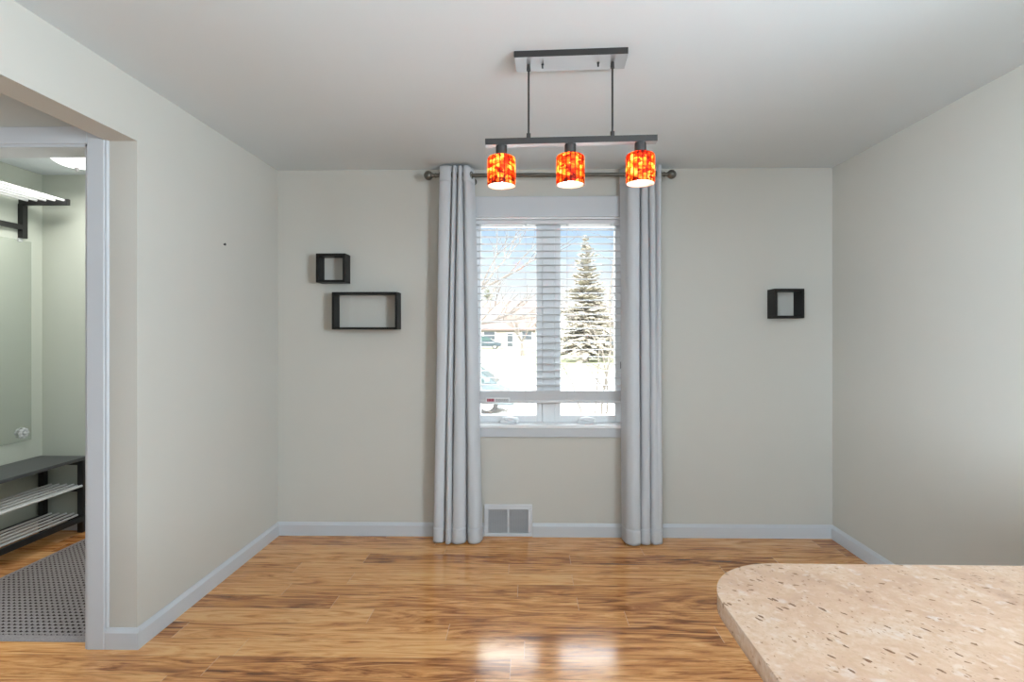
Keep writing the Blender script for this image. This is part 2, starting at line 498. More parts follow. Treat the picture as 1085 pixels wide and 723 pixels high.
# ------------------------------------------------------------------ window
win = struct('window_1', B(WX0-.068, WX1+.068, YB-.018, YB, WZ1, WZ1+.136, .003), 'trim_paint')
def wpart(name, bm, m='white_vinyl', parent=win, **k): return link(name, bm, m, parent, **k)
bm = bmesh.new()
box(bm, WX0-.068, WX0, YB-.018, YB, WZ0-.06, WZ1, .003); box(bm, WX1, WX1+.068, YB-.018, YB, WZ0-.06, WZ1, .003)
wpart('casing', bm, 'trim_paint')
wpart('apron', B(WX0, WX1, YB-.016, YB, WZ0-.060, WZ0+.012, .002), 'trim_paint')
wpart('sill', B(WX0, WX1, YB-.024, YB+.08, WZ0, WZ0+.022, .004), 'white_vinyl')
bm = bmesh.new()   # jamb lining
box(bm, WX0, WX0+.012, YB, YB+.16, WZ0, WZ1); box(bm, WX1-.012, WX1, YB, YB+.16, WZ0, WZ1)
box(bm, WX0, WX1, YB, YB+.16, WZ1-.012, WZ1); box(bm, WX0, WX1, YB+.08, YB+.16, WZ0, WZ0+.022)
wpart('jamb', bm, 'white_vinyl')
FY0, FY1 = YB+.082, YB+.15
def sash(x0, x1):
    s = .040
    zb, zt = WZ0+.022, WZ1-.012
    bm = bmesh.new()
    box(bm, x0, x0+s, FY0, FY1, zb, zt, .004); box(bm, x1-s, x1, FY0, FY1, zb, zt, .004)
    box(bm, x0+s, x1-s, FY0, FY1, zb, zb+.046, .004); box(bm, x0+s, x1-s, FY0, FY1, zt-.030, zt, .004)
    o = wpart('sash', bm)
    link('pane', B(x0+s-.004, x1-s+.004, FY0+.03, FY0+.034, zb+.04, zt-.026), 'window_glass', o)
sash(WX0+.012, .088)
sash(.172, WX1-.012)
wpart('mullion', B(.088, .172, FY0-.006, FY1, WZ0+.022, WZ1-.012, .004))
def crank(x):
    bm = bmesh.new()
    pr = [(-.068, 0), (.068, 0), (.064, .018), (.054, .034), (.0, .042), (-.045, .036), (-.062, .018)]
    prism(bm, pr, -.046, .0, 'y')
    bmesh.ops.bevel(bm, geom=bm.edges[:], offset=.004, segments=2, affect='EDGES')
    o = wpart('crank_handle', bm, loc=(x, FY0, WZ0+.022))
    bm = bmesh.new()
    tube(bm, (-.035, -.050, .026), (.04, -.053, .012), .006, n=10)
    ball(bm, (.045, -.053, .012), .009)
    link('crank_lever', bm, 'white_vinyl', o, smooth=True)
crank(-.132); crank(.387)

# ------------------------------------------------------------------ blind
BX0, BX1 = -.368, .618
blind = tag(empty('window_blind', (.125, YB+.045, 2.10)), 'white horizontal slat blind lowered almost to the sill in the window', 'blind')
def bl(name, bm, m='slat_white', parent=blind, **k):
    for v in bm.verts: v.co -= Vector((.125, YB+.045, 2.10))
    return link(name, bm, m, parent, **k)
bl('headrail', B(BX0, BX1, YB+.016, YB+.072, 2.080, 2.107, .003))
bm = bmesh.new()
z = 2.045
PIT = .0475
zs = []
while z > .975:
    zs.append(z); z -= PIT
for z in zs:
    # shallow curved slat
    prof = []
    for t in range(7):
        u = t/6; y = YB+.020+u*.050
        prof.append((y, z+.0035*math.sin(PI*u)-.0015*u))
    up = [(y, zz+.0026) for y, zz in reversed(prof)]
    prism(bm, prof+up, BX0+.002, BX1-.002, 'x')
bl('slats', bm)
rail = bl('bottom_rail', B(BX0, BX1, YB+.018, YB+.072, .882, .905, .003))
bm = bmesh.new()
for k in range(14):
    zz = .906+k*.0042
    box(bm, BX0+.002, BX1-.002, YB+.0195+(k % 3)*.0008, YB+.071, zz, zz+.0034)
bl('stacked_slats', bm)
bm = bmesh.new()
for x in (-.329, -.025, .253, .549):
    for yy in (YB+.0165, YB+.0735):
        tube(bm, (x, yy, .89), (x, yy, 2.07), .0009, n=6)
    box(bm, x-.008, x+.008, YB+.014, YB+.0165, 2.066, 2.085)
bl('ladder_cords', bm, 'cord_white')
# the printed sticker on the stack, its red block and grey lines
lab = bl('sticker', B(-.292, -.130, YB+.0165, YB+.0185, .888, .921), 'white_vinyl')
bm = bmesh.new()
for k in range(5): box(bm, -.283+k*.0098, -.2745+k*.0098, YB+.0155, YB+.0166, .893, .912)
bl('red_print', bm, 'label_red', lab)
bm = bmesh.new()
for r in range(3):
    x = -.226
    random.seed(r)
    while x < -.142:
        ww = random.uniform(.006, .016)
        box(bm, x, min(x+ww, -.140), YB+.0155, YB+.0166, .893+r*.0065, .8978+r*.0065); x += ww+.0025
bl('grey_print', bm, 'label_grey', lab)
# cord cleat on the jamb
cl = tag(link('cord_cleat', B(.604, .612, YB+.004, YB+.016, 1.115, 1.16, .002), 'rubber_grey'), 'small grey cord tassel at the right end of the blind', 'cord tassel')
tube_bm = tube(bmesh.new(), (.608, YB+.010, 1.16), (.608, YB+.010, 2.075), .0008, n=6)
link('cord', tube_bm, 'cord_white', cl)

# ------------------------------------------------------------------ curtain rod and curtains
RY, RZ = 3.405, 2.370
rod = tag(empty('curtain_rod', (.13, RY, RZ)), 'dark bronze curtain rod with ball ends above the window', 'curtain rod')
def rp(name, bm, **k): return link(name, bm, 'rod_bronze', rod, **k)
rp('rod', tube(bmesh.new(), (-.735, 0, 0), (.735, 0, 0), .0125, n=20), smooth=False)
for s in (-1, 1):
    bm = bmesh.new()
    prof = [(0, 0), (.014, .0), (.0165, .004), (.014, .008), (.011, .014), (.014, .022), (.016, .026)]
    for k in range(0, 13):
        a = -1.0+(PI/2+1.0)*k/12
        prof.append((.0295*math.cos(a), .052+.0295*math.sin(a)))
    prof[-1] = (0, prof[-1][1])
    lathe(bm, prof, 28)
    rp('finial', bm, smooth=True, loc=(s*.73, 0, 0), rot=(0, s*PI/2, 0))
for x in (-.50, .50):
    bm = bmesh.new()
    tube(bm, (x, 0, -.013), (x, YB-RY-.001, -.013), .006, n=12)
    tube(bm, (x, YB-RY-.006, -.013), (x, YB-RY-.001, -.013), .022, n=20)
    rp('bracket', bm)

def spline(P, t):
    n = len(P)-1
    f = min(max(t, 0), .99999)*n
    i = int(f); f -= i
    p0, p1, p2, p3 = (P[max(0, min(n, k))] for k in (i-1, i, i+1, i+2))
    return tuple(.5*(2*b_+(c_-a_)*f+(2*a_-5*b_+4*c_-d_)*f*f+(3*b_-a_-3*c_+d_)*f**3) for a_, b_, c_, d_ in zip(p0, p1, p2, p3))

def curtain(label, name, ptop, pbot, seed):
    # ptop / pbot: the cloth's folds seen from above at the heading and at the hem
    random.seed(seed)
    nu, nz = 190, 60
    zt, zb = 2.421, .010
    ox = (ptop[0][0]+ptop[-1][0])/2
    th = empty(name, (ox, RY, 0))
    tag(th, label, 'curtain')
    offs = [random.uniform(-.5, .5) for _ in range(8)]
    def pos(u, zf):
        t = 1-zf
        e = max(t, 0)**.8
        xa, ya = spline(ptop, u); xb, yb = spline(pbot, u)
        x = xa+(xb-xa)*e; y = ya+(yb-ya)*e
        x += .0035*e*math.sin(6*t+offs[3]*6+u*9)
        y += .004*e*math.sin(7*t+u*11+offs[2]*6)
        return x-ox, y
    def sheet(z0, z1, n, off=0):
        bm = bmesh.new()
        g = []
        for j in range(n+1):
            z = z0+(z1-z0)*j/n
            zf = (z-zb)/(zt-zb)
            rowv = []
            for i in range(nu+1):
                x, y = pos(i/nu, zf)
                zz = z
                if j == 0 and z0 == zb: zz = z+.004*math.sin(i/nu*7+offs[4])+.004
                rowv.append(bm.verts.new((x, y, zz)))
            g.append(rowv)
        for j in range(n):
            for i in range(nu):
                bm.faces.new((g[j][i], g[j][i+1], g[j+1][i+1], g[j+1][i]))
        return bm
    o = link('fabric', sheet(zb, zt, nz), 'curtain_fabric', th, smooth=True)
    sd = o.modifiers.new('thick', 'SOLIDIFY'); sd.thickness = .0012; sd.offset = 0
    for nm, a, b_ in (('heading', 2.325, zt+.001), ('hem', zb-.001, .105)):
        o2 = link(nm, sheet(a, b_, 6), 'curtain_fabric', th, smooth=True)
        sd = o2.modifiers.new('thick', 'SOLIDIFY'); sd.thickness = .0045; sd.offset = 0
    # metal grommets where the cloth crosses the rod
    zf = (RZ-zb)/(zt-zb)
    prev = pos(0, zf)
    for i in range(1, nu+1):
        p = pos(i/nu, zf)
        if prev[1]*p[1] <= 0 and prev[1] != p[1]:
            dx, dy = p[0]-prev[0], p[1]-prev[1]
            a = math.atan2(dy, dx)
            bm = bmesh.new()
            R, r = .021, .0045
            vs = []
            for k in range(24):
                vs.append([bm.verts.new(((R+r*math.cos(2*PI*q/8))*math.cos(2*PI*k/24), r*.9*math.sin(2*PI*q/8), (R+r*math.cos(2*PI*q/8))*math.sin(2*PI*k/24))) for q in range(8)])
            for k in range(24):
                for q in range(8):
                    bm.faces.new((vs[k][q], vs[(k+1) % 24][q], vs[(k+1) % 24][(q+1) % 8], vs[k][(q+1) % 8]))
            link('grommet', bm, 'rod_bronze', th, smooth=True, loc=((p[0]+prev[0])/2, 0, RZ), rot=(0, 0, a))
        prev = p
    return th
curtain('light grey curtain panel to the left of the window, beside the floor vent', 'curtain',
        [(-.574, .012), (-.572, -.022), (-.545, -.034), (-.512, -.032), (-.498, -.014), (-.497, .016), (-.489, .018), (-.487, -.034), (-.474, -.038),
         (-.464, -.012), (-.462, .018), (-.453, .018), (-.452, -.030), (-.440, -.038), (-.430, -.012), (-.428, .016), (-.424, -.026), (-.405, -.040), (-.382, -.016), (-.368, .030), (-.362, .052)],
        [(-.616, .016), (-.613, -.020), (-.590, -.036), (-.556, -.030), (-.548, -.012), (-.547, .004), (-.540, .002), (-.538, -.034), (-.522, -.050),
         (-.506, -.026), (-.503, .000), (-.497, .000), (-.493, -.036), (-.455, -.054), (-.414, -.034), (-.403, .022), (-.395, .010), (-.380, -.036), (-.345, -.044), (-.318, -.018), (-.306, .034)], 4)
curtain('light grey curtain panel to the right of the window, hem clear of the vent', 'curtain',
        [(.590, .062), (.604, .044), (.622, .012), (.630, -.026), (.655, -.040), (.690, -.034), (.706, -.012), (.709, .016), (.714, .014), (.718, -.026), (.740, -.036),
         (.757, -.012), (.759, .016), (.763, .014), (.766, -.022), (.788, -.034), (.803, -.010), (.805, .014), (.810, -.012), (.832, -.034), (.846, .010)],
        [(.606, .060), (.608, .040), (.612, .006), (.622, -.030), (.658, -.056), (.696, -.044), (.706, -.012), (.709, .016), (.712, .012), (.714, -.032), (.745, -.050),
         (.771, -.034), (.775, -.012), (.779, -.010), (.783, -.026), (.796, -.038), (.812, -.036), (.824, -.034), (.838, -.030), (.848, -.010), (.852, .020)], 11)

# ------------------------------------------------------------------ pendant light
PX, PY = .161, 2.081
pend = tag(empty('pendant_light', (PX, PY, CH), -math.radians(2.8)), 'dark metal ceiling light with three glowing red and amber mosaic glass shades', 'ceiling light')
can = link('canopy', B(-.2175, .2175, -.0575, .0575, -.026, -.0005, .001), ['bronze', 'nickel'], pend)
for p in can.data.polygons:
    if p.normal.z < -.9: p.material_index = 1
for x in (-.109, .109):
    bm = bmesh.new()
    tube(bm, (x, 0, -.042), (x, 0, -.0262), .0038, n=10)
    tube(bm, (x, 0, -.0295), (x, 0, -.0262), .006, n=6)
    link('screw', bm, 'black_metal', can)
BZ = -.333
for x in (-.164, .164):
    r = link('rod', tube(bmesh.new(), (x, 0, BZ+.0135), (x, 0, -.0262), .0040, n=12), 'bronze', pend, smooth=False)
    link('coupling', tube(bmesh.new(), (x, 0, -.050), (x, 0, -.0265), .0085, .0065, n=16), 'bronze', r)
    link('coupling', tube(bmesh.new(), (x, 0, BZ+.0127), (x, 0, BZ+.034), .0085, n=16), 'bronze', r)
bar = link('crossbar', B(-.335, .335, -.0185, .0185, BZ-.0125, BZ+.0125, .001), ['bronze', 'nickel'], pend)
for p in bar.data.polygons:
    if p.normal.z < -.9: p.material_index = 1
ST, SB = CH-2.053, CH-1.935        # top and bottom of a shade below the ceiling
for x in (-.272, 0, .272):
    sk = link('socket', lathe(bmesh.new(), [(0, BZ-.0127), (.0215, BZ-.0127), (.0225, BZ-.016), (.0225, -ST+.004), (.026, -ST+.002), (.026, -ST-.004), (.010, -ST-.012), (0, -ST-.012)], 28), 'bronze', pend, loc=(x, 0, 0))
    bm = bmesh.new()
    n = 20*8
    hh = SB-ST
    prof = [(.0262, -.001), (.047, -.002), (.0525, -.006), (.0545, -.012)]+[(.0548, -.012-(hh-.012)*k/10) for k in range(1, 11)]
    rings = []
    for r, z in prof:
        rr = []
        for k in range(n):
            a = 2*PI*k/n
            rib = 1+(.02*abs(math.sin(10*a)) if r > .05 else 0)
            rr.append(bm.verts.new((r*rib*math.cos(a), r*rib*math.sin(a), z)))
        rings.append(rr)
    for a_, b_ in zip(rings, rings[1:]):
        for k in range(n): bm.faces.new((a_[k], a_[(k+1) % n], b_[(k+1) % n], b_[k]))
    sh = link('lamp_shade', bm, 'mosaic_glass', pend, smooth=True, loc=(x, 0, -ST))
    link('inner_glass', lathe(bmesh.new(), [(.020, -.006), (.046, -.007), (.0508, -.012), (.0522, -.020), (.0522, -(hh-.0005)), (.0545, -(hh-.0005))], 48), 'opal_glass', sh, smooth=True)
    bprof = [(.009, -.004), (.0095, -.034), (.018, -.043), (.0245, -.060), (.0255, -.078), (.022, -.092), (.012, -.102), (0, -.105)]
    link('bulb', lathe(bmesh.new(), bprof, 20), 'bulb_glow', sh, smooth=True)

# ------------------------------------------------------------------ box shelves
def box_shelf(label, x0, x1, z0, z1, dep, t, group=None):
    cx, cz = (x0+x1)/2, (z0+z1)/2
    o = tag(empty('box_shelf', (cx, YB, z0)), label, 'wall shelf', group)
    hw, hh = (x1-x0)/2, z1-z0
    link('top_panel', B(-hw, hw, -dep, -.0005, hh-t, hh, .0008), 'black_wood', o)
    link('bottom_panel', B(-hw, hw, -dep, -.0005, 0, t, .0008), 'black_wood', o)
    link('side_panel', B(-hw, -hw+t, -dep, -.0005, t, hh-t, .0008), 'black_wood', o)
    link('side_panel', B(hw-t, hw, -dep, -.0005, t, hh-t, .0008), 'black_wood', o)
box_shelf('small square black box shelf above the long one, left of the window', -1.386, -1.196, 1.681, 1.869, .105, .016)
box_shelf('long rectangular black box shelf left of the window', -1.282, -.856, 1.375, 1.618, .105, .014)
box_shelf('small square black box shelf alone on the wall right of the window', 1.570, 1.757, 1.447, 1.636, .110, .016)

# ------------------------------------------------------------------ vent
vent = tag(empty('wall_vent', (-.1405, YB, .001)), 'white two panel metal air vent low on the wall by the left curtain', 'vent')
bm = bmesh.new()
box(bm, -.159, .159, -.012, -.0008, .178, .212, .003); box(bm, -.159, .159, -.012, -.0008, 0, .022, .003)
box(bm, -.159, -.132, -.012, -.0008, .022, .178, .002); box(bm, .132, .159, -.012, -.0008, .022, .178, .002)
box(bm, -.007, .007, -.011, -.0008, .022, .178, .002)
link('frame', bm, 'vent_white', vent)
for x0, x1 in ((-.132, -.007), (.007, .132)):
    g = link('grille', B(x0, x1, -.0022, -.0009, .022, .178), 'vent_dark', vent)
    bm = bmesh.new()
    for k in range(22):
        zz = .0232+k*.0071
        prism(bm, [(-.0024, zz), (-.0090, zz+.0045), (-.0085, zz+.0055), (-.0024, zz+.0020)], x0, x1, 'x')
    for k in range(12):
        xx = x0+(x1-x0)*(k+.5)/12
        box(bm, xx-.0008, xx+.0008, -.0095, -.0024, .0222, .1778)
    link('louvres', bm, 'vent_louvre', g)

# nail left in the left wall
nb = bmesh.new()
tube(nb, (XL+.0005, 2.885, 1.841), (XL+.008, 2.885, 1.841), .0035, n=10)
tube(nb, (XL+.008, 2.885, 1.841), (XL+.010, 2.885, 1.841), .0075, n=12)
tag(link('nail', nb, 'black_metal'), 'small dark nail head in the bare left wall', 'nail')

# ------------------------------------------------------------------ counter
def rounded_outline(x0, x1, y0, y1, r, n=16):
    pts = [(x1, y0), (x1, y1)]
    for k in range(n+1):
        a = PI/2+PI/2*k/n
        pts.append((x0+r+r*math.cos(a), y1-r+r*math.sin(a)))
    pts.append((x0, y0))
    return pts
CT, CB = .910, .879
bm = bmesh.new()
prism(bm, rounded_outline(.318, XR-.001, -.62, 1.026, .150, 20), CB, CT, 'z')
es = [e for e in bm.edges if abs(e.verts[0].co.z-e.verts[1].co.z) < 1e-5]
bmesh.ops.bevel(bm, geom=es, offset=.0105, segments=5, affect='EDGES', profile=.5)
top = link('countertop', bm, 'granite')
for p in top.data.polygons: p.use_smooth = abs(p.normal.z) < .98
tag(top, 'beige speckled granite countertop with rounded corner in the foreground', 'countertop')
struct('wall_peninsula', B(.62, XR-.001, -.60, .72, 0, CB-.0005), 'wall_paint')

# ------------------------------------------------------------------ entry: rack, bench, mirror, rug, lamp
rack = tag(empty('hat_rack', (EX, 3.44, 1.98)), 'wall mounted hat rack with dark ends and steel bars, high above the mirror', 'hat rack')
Y1 = 3.445; Y0 = Y1-.79
def rk(name, bm, m, **k):
    for v in bm.verts: v.co -= Vector((EX, 3.44, 1.98))
    return link(name, bm, m, rack, **k)
for ya, yb in ((Y1-.036, Y1), (Y0, Y0+.036)):
    bm = bmesh.new()
    box(bm, EX+.001, EX+.036, ya, yb, 1.975, 2.20, .002)
    box(bm, EX+.001, EX+.325, ya+.004, yb-.004, 2.192, 2.232, .003)
    rk('end_bracket', bm, 'black_metal')
bm = B(EX+.012, EX+.034, Y0+.036, Y1-.036, 2.028, 2.062, .002)
rk('hook_rail', bm, 'black_metal')
for k in range(5):
    x = EX+.062+k*.060
    rk('tube', tube(bmesh.new(), (x, Y0+.033, 2.222), (x, Y1-.033, 2.222), .0085, n=14), 'steel_tube', smooth=False)

bench = tag(empty('shoe_bench', (EX+.17, 3.03, 0)), 'black shoe bench with two shelves of steel tubes in the entry', 'bench')
BYA, BYB = 2.49, 3.565
bx0, bx1 = EX+.004, EX+.335
def bn(name, bm, m, **k):
    for v in bm.verts: v.co -= Vector((EX+.17, 3.03, 0))
    return link(name, bm, m, bench, **k)
bn('seat', B(bx0, bx1+.004, BYA, BYB, .490, .512, .004), 'bench_top')
for ya, yb in ((BYB-.040, BYB-.006), (BYA+.006, BYA+.040)):
    for xa, xb in ((bx0+.022, bx0+.062), (bx1-.040, bx1-.002)):
        bn('leg', B(xa, xb, ya, yb, 0, .4895, .003), 'black_metal')
    for zz in (.300, .102):
        bn('cross_rail', B(bx0+.0625, bx1-.0405, ya+.004, yb-.004, zz-.022, zz+.012, .002), 'black_metal')
bn('apron', B(bx0+.0625, bx1-.0405, BYB-.03, BYB-.012, .455, .4895, .002), 'black_metal')
for zz in (.318, .120):
    for k in range(5):
        x = bx0+.085+k*(.052)
        bn('tube', tube(bmesh.new(), (x, BYA+.010, zz), (x, BYB-.010, zz), .0075, n=14), 'steel_tube')
bn('front_rail', B(bx1-.012, bx1+.006, BYA+.0405, BYB-.0405, .080, .118, .003), 'black_metal')
bn('back_rail', B(bx0+.03, bx0+.045, BYA+.0405, BYB-.0405, .080, .118, .003), 'black_metal')
bn('front_tube', tube(bmesh.new(), (bx1-.008, BYA+.0405, .318), (bx1-.008, BYB-.0405, .318), .0085, n=14), 'steel_tube')

mir = tag(empty('mirror', (EX, 3.20, .637)), 'tall frameless wall mirror above the bench, held by clear clips', 'mirror')
link('glass', B(.001, .007, -.32, .30, 0, 1.326, .001), 'mirror_glass', mir)
for yy in (-.24, .22):
    link('clip', B(.001, .014, yy-.014, yy+.014, 1.314, 1.338, .002), 'crystal', mir)
    bm = bmesh.new()
    for k in range(8):
        a = 2*PI*k/8
        ball(bm, (.020, .024*math.cos(a), .024*math.sin(a)), .0125, sc=(.8, 1, 1))
    ball(bm, (.026, 0, 0), .013)
    tube(bm, (.0072, 0, 0), (.028, 0, 0), .010, n=12)
    link('rosette', bm, 'crystal', mir, smooth=True, loc=(0, yy+.012, .055))

# rug with a raised weave
RX0, RX1, RY0, RY1 = -1.905-37*RP, -1.905, 2.278, 2.278+44*RP
rcx, rcy = (RX0+RX1)/2, (RY0+RY1)/2
hx, hy = (RX1-RX0)/2, (RY1-RY0)/2
bm = bmesh.new()
nx, ny = 37*5, 44*5
def rug_z(x, y):
    fx, fy = (x/RP) % 1, (y/RP) % 1
    dx, dy = abs(fx-.5), abs(fy-.5)
    z = .0085
    if abs(x) < .475 and abs(y) < .56:
        if dx < .37 and dy < .18: z -= .0055
        else: z += .0012*math.cos(2*PI*fx)
    ed = min(hx-abs(x), hy-abs(y))
    if ed < .012: z = .001+(z-.001)*math.sqrt(max(0, ed/.012))
    return z
g = []
for j in range(ny+1):
    rowv = []
    for i in range(nx+1):
        x = -hx+2*hx*i/nx; y = -hy+2*hy*j/ny
        px, py = x, y
        # rounded corners
        r = .025
        qx, qy = abs(x)-(hx-r), abs(y)-(hy-r)
        if qx > 0 and qy > 0:
            L = math.hypot(qx, qy)
            mxq = max(qx, qy)
            px = math.copysign(hx-r+qx*mxq/L, x); py = math.copysign(hy-r+qy*mxq/L, y)
        rowv.append(bm.verts.new((px, py, rug_z(x, y))))
    g.append(rowv)
for j in range(ny):
    for i in range(nx): bm.faces.new((g[j][i], g[j][i+1], g[j+1][i+1], g[j+1][i]))
tag(link('rug', bm, 'woven_rug', loc=(rcx, rcy, .0005)), 'grey brown woven rug on the entry floor past the doorway', 'rug')

dome = tag(empty('dome_light', (-2.776, 3.20, CH)), 'lit white glass dome light on the entry ceiling', 'ceiling light')
link('base_plate', lathe(bmesh.new(), [(0, -.0005), (.120, -.0005), (.120, -.010), (.105, -.016), (0, -.016)], 40), 'nickel', dome)
prof = [(.132*math.cos(a), -.014-.058*math.sin(a)) for a in [PI/2*k/10 for k in range(11)]]
prof[-1] = (0, prof[-1][1])
link('glass_shade', lathe(bmesh.new(), prof, 40), 'dome_glass', dome, smooth=True)
link('finial', lathe(bmesh.new(), [(0, -.0722), (.012, -.0722), (.013, -.077), (.007, -.082), (.009, -.088), (.006, -.094), (0, -.097)], 20), 'nickel', dome, smooth=True)

# ------------------------------------------------------------------ outside
G = -1.08
bm = B(-90, 90, 3.9, 200, G-.3, G)
struct('ground', bm, 'lawn')
struct('street', B(-90, 90, 20, 31, G, G+.02), 'asphalt')
struct('driveway', B(-14, 14, 4.2, 18.5, G, G+.025), 'concrete')  # drive enlarged and paled to bounce light up to the room's ceiling

def wheels(o, xs, y0, y1, r):
    for x in xs:
        for y, s in ((y0, -1), (y1, 1)):
            bm = tube(bmesh.new(), (x, y-.09, r), (x, y+.09, r), r, n=24)
            wl = link('wheel', bm, 'tyre', o)
            link('hub_cap', tube(bmesh.new(), (x, y+s*.091, r), (x, y+s*.10, r), r*.62, n=16), 'hub_metal', wl)

def car(loc, label, paint, tall=False):
    o = tag(empty('car', loc), label, 'car')
    if not tall:
        body = [(-2.2, .30), (2.2, .26), (2.25, .45), (2.18, .66), (2.0, .78), (1.60, .92), (-1.55, .92), (-2.15, .88), (-2.25, .60)]
        cab = [(-1.95, .86), (1.72, .86), (1.00, 1.37), (.62, 1.455), (-.60, 1.46), (-1.45, 1.34)]
        glass = [(-1.62, .95), (1.36, .95), (.90, 1.32), (.58, 1.385), (-.60, 1.39), (-1.32, 1.29)]
        wx, r, hw = (-1.35, 1.38), .32, .86
    else:
        body = [(-2.4, .45), (2.4, .42), (2.45, .75), (2.35, 1.10), (1.2, 1.20), (-2.4, 1.20)]
        cab = [(-1.0, 1.18), (1.25, 1.18), (.65, 1.80), (.4, 1.86), (-.75, 1.86), (-.95, 1.75)]
        glass = [(-.85, 1.24), (1.0, 1.24), (.55, 1.74), (.35, 1.78), (-.7, 1.78)]
        wx, r, hw = (-1.5, 1.55), .40, .92
    bm = prism(bmesh.new(), body, -hw, hw, 'y')
    bmesh.ops.bevel(bm, geom=bm.edges[:], offset=.06, segments=3, affect='EDGES')
    bo = link('body', bm, paint, o)
    bm = prism(bmesh.new(), cab, -hw+.08, hw-.08, 'y')
    bmesh.ops.bevel(bm, geom=bm.edges[:], offset=.05, segments=2, affect='EDGES')
    link('cabin', bm, paint, o)
    link('side_window', prism(bmesh.new(), glass, -hw+.065, hw-.065, 'y'), 'car_glass', o)
    a, b_ = cab[1], cab[2]
    nx_, nz_ = (b_[1]-a[1]), -(b_[0]-a[0])
    L = math.hypot(nx_, nz_); nx_, nz_ = nx_/L*.012, nz_/L*.012
    def lerp(t): return (a[0]+(b_[0]-a[0])*t, a[1]+(b_[1]-a[1])*t)
    p, q = lerp(.1), lerp(.93)
    link('windscreen', prism(bmesh.new(), [(p[0], p[1]), (q[0], q[1]), (q[0]+nx_, q[1]+nz_), (p[0]+nx_, p[1]+nz_)], -hw+.18, hw-.18, 'y'), 'car_glass', o)
    for s in (-1, 1):
        link('headlamp', B(body[3][0]-.28, body[3][0]+.03, s*(hw-.26)-.22+.06*0, s*(hw-.26)+.265 if s > 0 else s*(hw-.26)+.22, body[3][1]-.14, body[3][1]+.02, .02), 'head_lamp', o)
        bm = B(cab[1][0]-.42, cab[1][0]-.25, s*(hw+.05)-.09, s*(hw+.05)+.09, body[5][1]+.02, body[5][1]+.15, .03)
        link('wing_mirror', bm, paint, o)
    wheels(o, wx, -hw+.10, hw-.10, r)
    return o
car((-2.62, 16.3, G+.025), 'pale blue car parked close by on the drive, seen low through the blind', 'car_pale_blue')
car((-6.6, 78, G), 'dark blue pickup truck parked far off before the rust roofed house', 'car_dark_blue', True)

def house(x0, x1, y0, y1, zw, zr, label, wall, roof, gable_front=False, wins=()):
    o = tag(empty('house', ((x0+x1)/2, (y0+y1)/2, G)), label, 'house')
    off = Vector(((x0+x1)/2, (y0+y1)/2, G))
    def hp(name, bm, m, parent=o):
        for v in bm.verts: v.co -= off
        return link(name, bm, m, parent)
    hp('wall', B(x0, x1, y0, y1, G, zw), wall)
    ov = .5
    bm = bmesh.new()
    xm, ym = (x0+x1)/2, (y0+y1)/2
    if gable_front:
        hp('gable', prism(bmesh.new(), [(x0, zw), (x1, zw), (xm, zr-.15)], y0, y1, 'y'), wall)
        for sx_ in (-1, 1):
            xe = x0-ov if sx_ < 0 else x1+ov
            sl = (zr-zw)/((x1-x0)/2)
            ze = zw-ov*sl
            prism(bm, [(xe, ze), (xm, zr), (xm, zr+.22), (xe, ze+.22)], y0-ov, y1+ov, 'y')
    else:
        hp('gable', prism(bmesh.new(), [(y0, zw), (y1, zw), (ym, zr-.15)], x0, x1, 'x'), wall)
        for s in (-1, 1):
            ye = y0-ov if s < 0 else y1+ov
            sl = (zr-zw)/((y1-y0)/2)
            ze = zw-ov*sl
            prism(bm, [(ye, ze), (ym, zr), (ym, zr+.22), (ye, ze+.22)], x0-ov, x1+ov, 'x')
    hp('roof', bm, roof)
    for (wx0, wx1, z0, z1, nm) in wins:
        bm = bmesh.new()
        box(bm, wx0-.12, wx1+.12, y0-.06, y0+.02, z0-.12, z1+.12)
        f = hp(nm, bm, 'siding_white')
        hp('pane', B(wx0, wx1, y0-.09, y0-.05, z0, z1), 'house_glass', f)
    return o
house(-16, 3.6, 86, 97, 2.1, 6.6, 'wide house with a rust roof far behind the left pane', 'siding_cream', 'roof_rust', wins=((-7.4, -5.6, .2, 1.5, 'window'), (-1.2, .4, .2, 1.5, 'window'), (-3.6, -2.7, G+.1, 1.2, 'door')))
hr = house(5.6, 17, 72, 82, 2.5, 5.4, 'white house with a brown roof far behind the right pane', 'siding_white', 'roof_brown', wins=((7.4, 9.2, .1, 1.5, 'window'), (10.4, 11.4, -.9, 1.2, 'door')))
house(.8, 5.0, 60, 68, 2.4, 4.6, 'small white gabled house beside the brown roofed one, right of the mullion', 'siding_white', 'roof_brown', True, wins=((2.4, 3.6, .2, 1.5, 'window'),))

# ---- trees
def limb(bm, p, q, r0, r1, n=5):
    d = (q-p)
    if d.length < 1e-5: return
    qt = d.to_track_quat('Z', 'Y')
    a = [bm.verts.new(p+qt @ Vector((r0*math.cos(2*PI*k/n), r0*math.sin(2*PI*k/n), 0))) for k in range(n)]
    b_ = [bm.verts.new(q+qt @ Vector((r1*math.cos(2*PI*k/n), r1*math.sin(2*PI*k/n), 0))) for k in range(n)]
    for k in range(n): bm.faces.new((a[k], a[(k+1) % n], b_[(k+1) % n], b_[k]))

